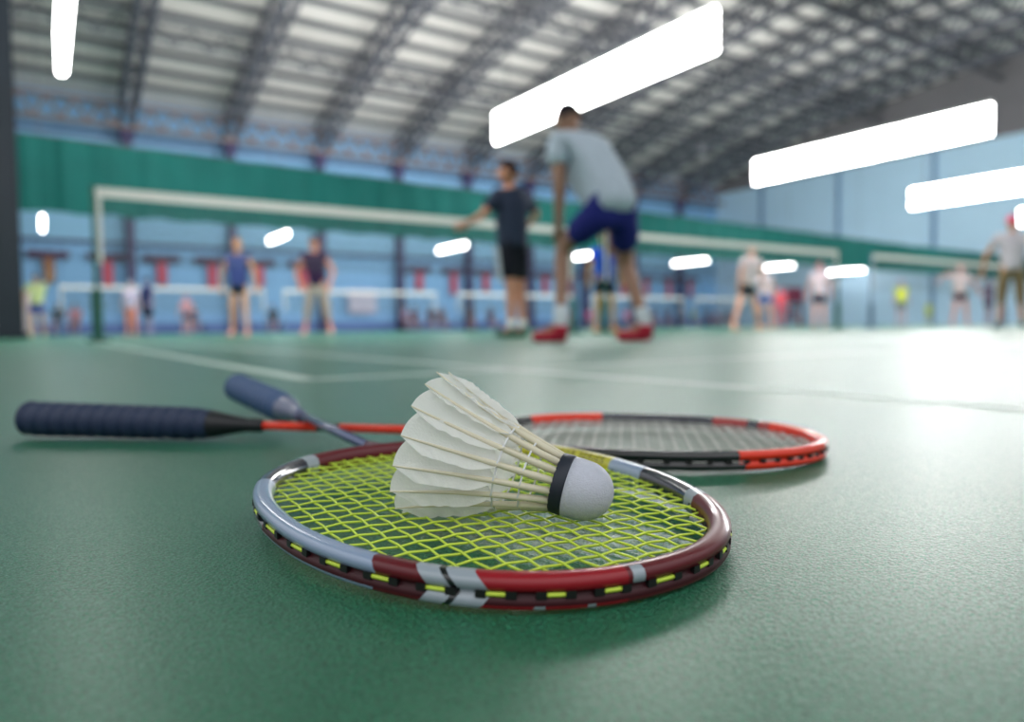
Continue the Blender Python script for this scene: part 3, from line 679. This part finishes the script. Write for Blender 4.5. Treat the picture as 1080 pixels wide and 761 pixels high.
# lettering on the yellow inner face
def letters(word, ph0, ph1, size, parent, m):
    cu_ = bpy.data.curves.new('t', 'FONT'); cu_.body = word; cu_.size = size; cu_.space_character = 1.15
    o = bpy.data.objects.new('t', cu_); C.objects.link(o); bpy.context.view_layer.update()
    me = bpy.data.meshes.new_from_object(o.evaluated_get(bpy.context.evaluated_depsgraph_get())); w = max(v.co.x for v in me.vertices)
    bpy.data.objects.remove(o); bm = bmesh.new(); bm.from_mesh(me); bpy.data.meshes.remove(me)
    bmesh.ops.subdivide_edges(bm, edges=[e for e in bm.edges if e.calc_length() > .001], cuts=1)
    for v in bm.verts:
        ph = ph0 + (ph1 - ph0) * v.co.x / w; p = head_pt(ph); t = (head_pt(ph + .02) - head_pt(ph - .02)).normalized(); inn = Vector((-t.y, t.x, 0))
        h = v.co.y   # 0..size*.7 climbs the bevelled inner shoulder
        a, c, e_ = Vector((.0092, 0, .0028)), Vector((.0086, 0, .0045)), Vector((.0064, 0, .0060)); f = max(0, min(1.0, h / .0032)); q = lerp(a, c, f * 2) if f < .5 else lerp(c, e_, f * 2 - 1)
        v.co = p + inn * (q.x + .00006) + Vector((0, 0, q.z + .00006))
    mesh_obj('lettering', bm, m, parent)
letters('POWER SERIES', math.radians(299), math.radians(276.5), .0044, r1, blk_p)

org_p = mat('orange_lacquer', (226, 48, 12), .4, coat=.35, spec=.3); dor_p = mat('dull_red_lacquer', (160, 40, 40), .35, coat=.5); hlt_p = mat('painted_highlight', (220, 216, 210), .3, coat=.5)
HM2 = [org_p, blk_p, dor_p, hlt_p, nvy_p]
def cols2(deg, k):
    g = k in GROOVE
    if deg < 40: return 0
    if deg < 113 + (2 if k in (9, 10, 11) else 0): return 1
    if deg < 158: return 0 
    if deg < 163: return 3 if k in (0, 10, 11, 15) else 0  # white highlight near the head tip, put into the frame colour
    if deg < 216: return 0
    if deg < 244: return 2 if not (222 < deg < 228) else 4
    if deg < 287: return 4
    if deg < 325: return 0
    return 1
wstr = mat('white_string', (214, 212, 206), .4, trans=.1)
tilt2 = .0170; yaw2 = 2.9785
C2 = Vector((.10541, .54661, .0066 + A * math.sin(tilt2)))
r2, M2 = racket('badminton_racket', 'orange and black racket with white strings, lying flat behind with a navy grip at left', C2, yaw2, tilt2, cols2, HM2, wstr, [(A + .01, .252, 0), (.252, .272, 1), (.272, .33, 0)], blackp, navy_grip, .368, .548, org_p, r=.00042)

# ================================================================= SHUTTLECOCK
nrm = (M1.to_3x3() @ Vector((0, 0, 1))).normalized()
hgt = .0131 + .0009
g = on_z(616, 517, .025)
for _ in range(12):      # cork centre sits one cork radius above the string plane
    zpl = C1.z - (nrm.x * (g.x - C1.x) + nrm.y * (g.y - C1.y)) / nrm.z
    g = on_z(616, 517, zpl + hgt)
aa = math.radians(SH_A := 17); ee = math.radians(14.0)
X = Vector((math.cos(ee) * math.cos(aa), -math.cos(ee) * math.sin(aa), -math.sin(ee))).normalized()
Yv = Vector((0, 0, 1)).cross(X).normalized(); Zv = X.cross(Yv)
SM = frame(X, Yv, Zv, g - X * .0125)
sh = thing('shuttlecock', 'white feather shuttlecock with cork base and dark band resting on lime strings', 'shuttlecock', SM)
cork_m = mat('cork_white', (196, 198, 212), .6, vary=.08, scale=500, bump=.35, bscale=1400)
bm = bmesh.new(); prof = [(.0054, .0132), (.009, .0132), (.0118, .0131)]
for i in range(1, 13):
    a = PI / 2 * i / 12; prof.append((.0118 + .0137 * math.sin(a), .0131 * math.cos(a)))
lathe_x(bm, prof, 56); mesh_obj('cork', bm, cork_m, sh, smooth=True)
bm = bmesh.new(); lathe_x(bm, [(-.0004, .0108), (0, .0131), (.0006, .01335), (.005, .01345), (.0056, .0132), (.0056, .012)], 56); mesh_obj('band', bm, mat('band_dark', (26, 32, 48), .5), sh, smooth=True)
vane_m = mat('feather_vane', (250, 250, 248), .6, trans=.45, bump=.3, bscale=900); quill_m = mat('feather_quill', (236, 228, 204), .45, trans=.15)
# streaky barbs on the vane
XB, RB, XT, RT = .001, .0110, -.0635, .0340
for i in range(16):
    th = 2 * PI * (i + .35) / 16; jit = random.uniform(-.03, .03); lj = random.uniform(-.0015, .001)
    rad_ = Vector((0, math.cos(th), math.sin(th))); tan_ = Vector((0, -math.sin(th), math.cos(th)))
    base = Vector((XB, 0, 0)) + rad_ * RB; tip = Vector((XT + lj, 0, 0)) + rad_ * RT + tan_ * .001 * jit
    ax = (tip - base).normalized(); tw = math.radians(20 + random.uniform(-7, 7)); nr = ax.cross(tan_).normalized()
    if nr.dot(rad_) < 0: nr = -nr
    wd = tan_ * math.cos(tw) + nr * math.sin(tw); vn = nr * math.cos(tw) - tan_ * math.sin(tw)
    Ln = (tip - base).length
    def Q(s): return lerp(base, tip, s) + nr * (.0016 * math.sin(PI * s)) * -1
    bm = bmesh.new(); rows = []
    ns = 26
    for j in range(ns + 1):
        s = .36 + .64 * j / ns; e = min(1, (s - .36) / .16) ** .7
        wl = -.0112 * e; wr = .0060 * e           # broad side, narrow side
        # chevron tip: narrow side ends early, broad side slants back from the quill
        row = []
        for q in range(-5, 6):
            f = q / 5; w = (wr * f if f > 0 else wl * -f)
            slant = .055 * abs(f) ** 2.5 if f < 0 else .16 * f
            ss = s - slant * max(0, (s - .6) / .4)
            row.append(bm.verts.new(Q(ss) + wd * w + vn * (.0016 * f * f + .0005 * math.sin(40 * s + i) * abs(f)) ))
        rows.append(row)
    for a, c in zip(rows, rows[1:]):
        for q in range(10): bm.faces.new((a[q], a[q + 1], c[q + 1], c[q]))
    v = mesh_obj('feather', bm, vane_m, sh, smooth=True)
    bm = bmesh.new(); tube(bm, [Q(s) + nr * .0003 for s in (0, .15, .3, .45, .6, .75, .9, 1)], [.0017, .0016, .0014, .00118, .0009, .0007, .00048, .00028], 8)
    mesh_obj('quill', bm, quill_m, v, smooth=True)
for xr in (-.0125, -.0235):
    bm = bmesh.new(); f = (XB - xr) / (XB - XT); R_ = RB + (RT - RB) * f
    tube(bm, [(xr, math.cos(2 * PI * k / 64) * (R_ + (.0014 if k % 4 == 1 else .0003) - .0016 * math.sin(PI * f)), math.sin(2 * PI * k / 64) * (R_ + (.0014 if k % 4 == 1 else .0003) - .0016 * math.sin(PI * f))) for k in range(64)], .00045, 6, closed=True)
    mesh_obj('thread', bm, mat('thread_white', (232, 232, 236), .6), sh, smooth=True)

# ================================================================= WORLD AND ADDED LIGHTS
w = bpy.data.worlds.new('world'); bpy.context.scene.world = w; w.use_nodes = True
wn = w.node_tree; bg = wn.nodes['Background']; wt = wn.nodes.new('ShaderNodeTexCoord'); sx = wn.nodes.new('ShaderNodeSeparateXYZ')
wr = wn.nodes.new('ShaderNodeMapRange'); wr.inputs['From Min'].default_value = .0; wr.inputs['From Max'].default_value = .75; wr.inputs['To Min'].default_value = .36; wr.inputs['To Max'].default_value = 1.45
wn.links.new(wt.outputs['Generated'], sx.inputs[0]); wn.links.new(sx.outputs['Z'], wr.inputs['Value']); wn.links.new(wr.outputs[0], bg.inputs[1])
bg.inputs[0].default_value = (.95, .98, 1, 1)
def area(name, loc, direction, sx, sy, energy, col=(1, 1, 1)):
    ld = bpy.data.lights.new(name, 'AREA'); ld.shape = 'RECTANGLE'; ld.size = sx; ld.size_y = sy; ld.energy = energy; ld.color = col
    o = bpy.data.objects.new(name, ld); C.objects.link(o); o.location = loc
    o.rotation_euler = Vector(direction).to_track_quat('-Z', 'Y').to_euler(); return o
# added fill lights that brighten the roof, back wall and end wall
area('roof_fill_light', H(18, 20, 4.4), (0, 0, 1), 30, 20, 2500, (1, .94, .93))
area('wall_fill_light', H(16, 17, 7.5), PA + Vector((0, 0, -.25)), 30, 4, 3100, (.95, .98, 1))
area('end_wall_fill_light', H(30, 15, 7.0), UA + Vector((0, 0, -.1)), 12, 4, 900, (.95, .98, 1))

# added spot fills to brighten the far courts, without any fittings
for u in (1.5, 10.5, 19.5, 28.5):
    for D in (13, 25):
        ld = bpy.data.lights.new('court_fill_spot', 'SPOT'); ld.energy = 2600; ld.spot_size = math.radians(96); ld.spot_blend = .9; ld.shadow_soft_size = .06; ld.color = (1, .98, .94)
        o = bpy.data.objects.new('court_fill_spot', ld); C.objects.link(o); o.location = H(u, D, 9.6)
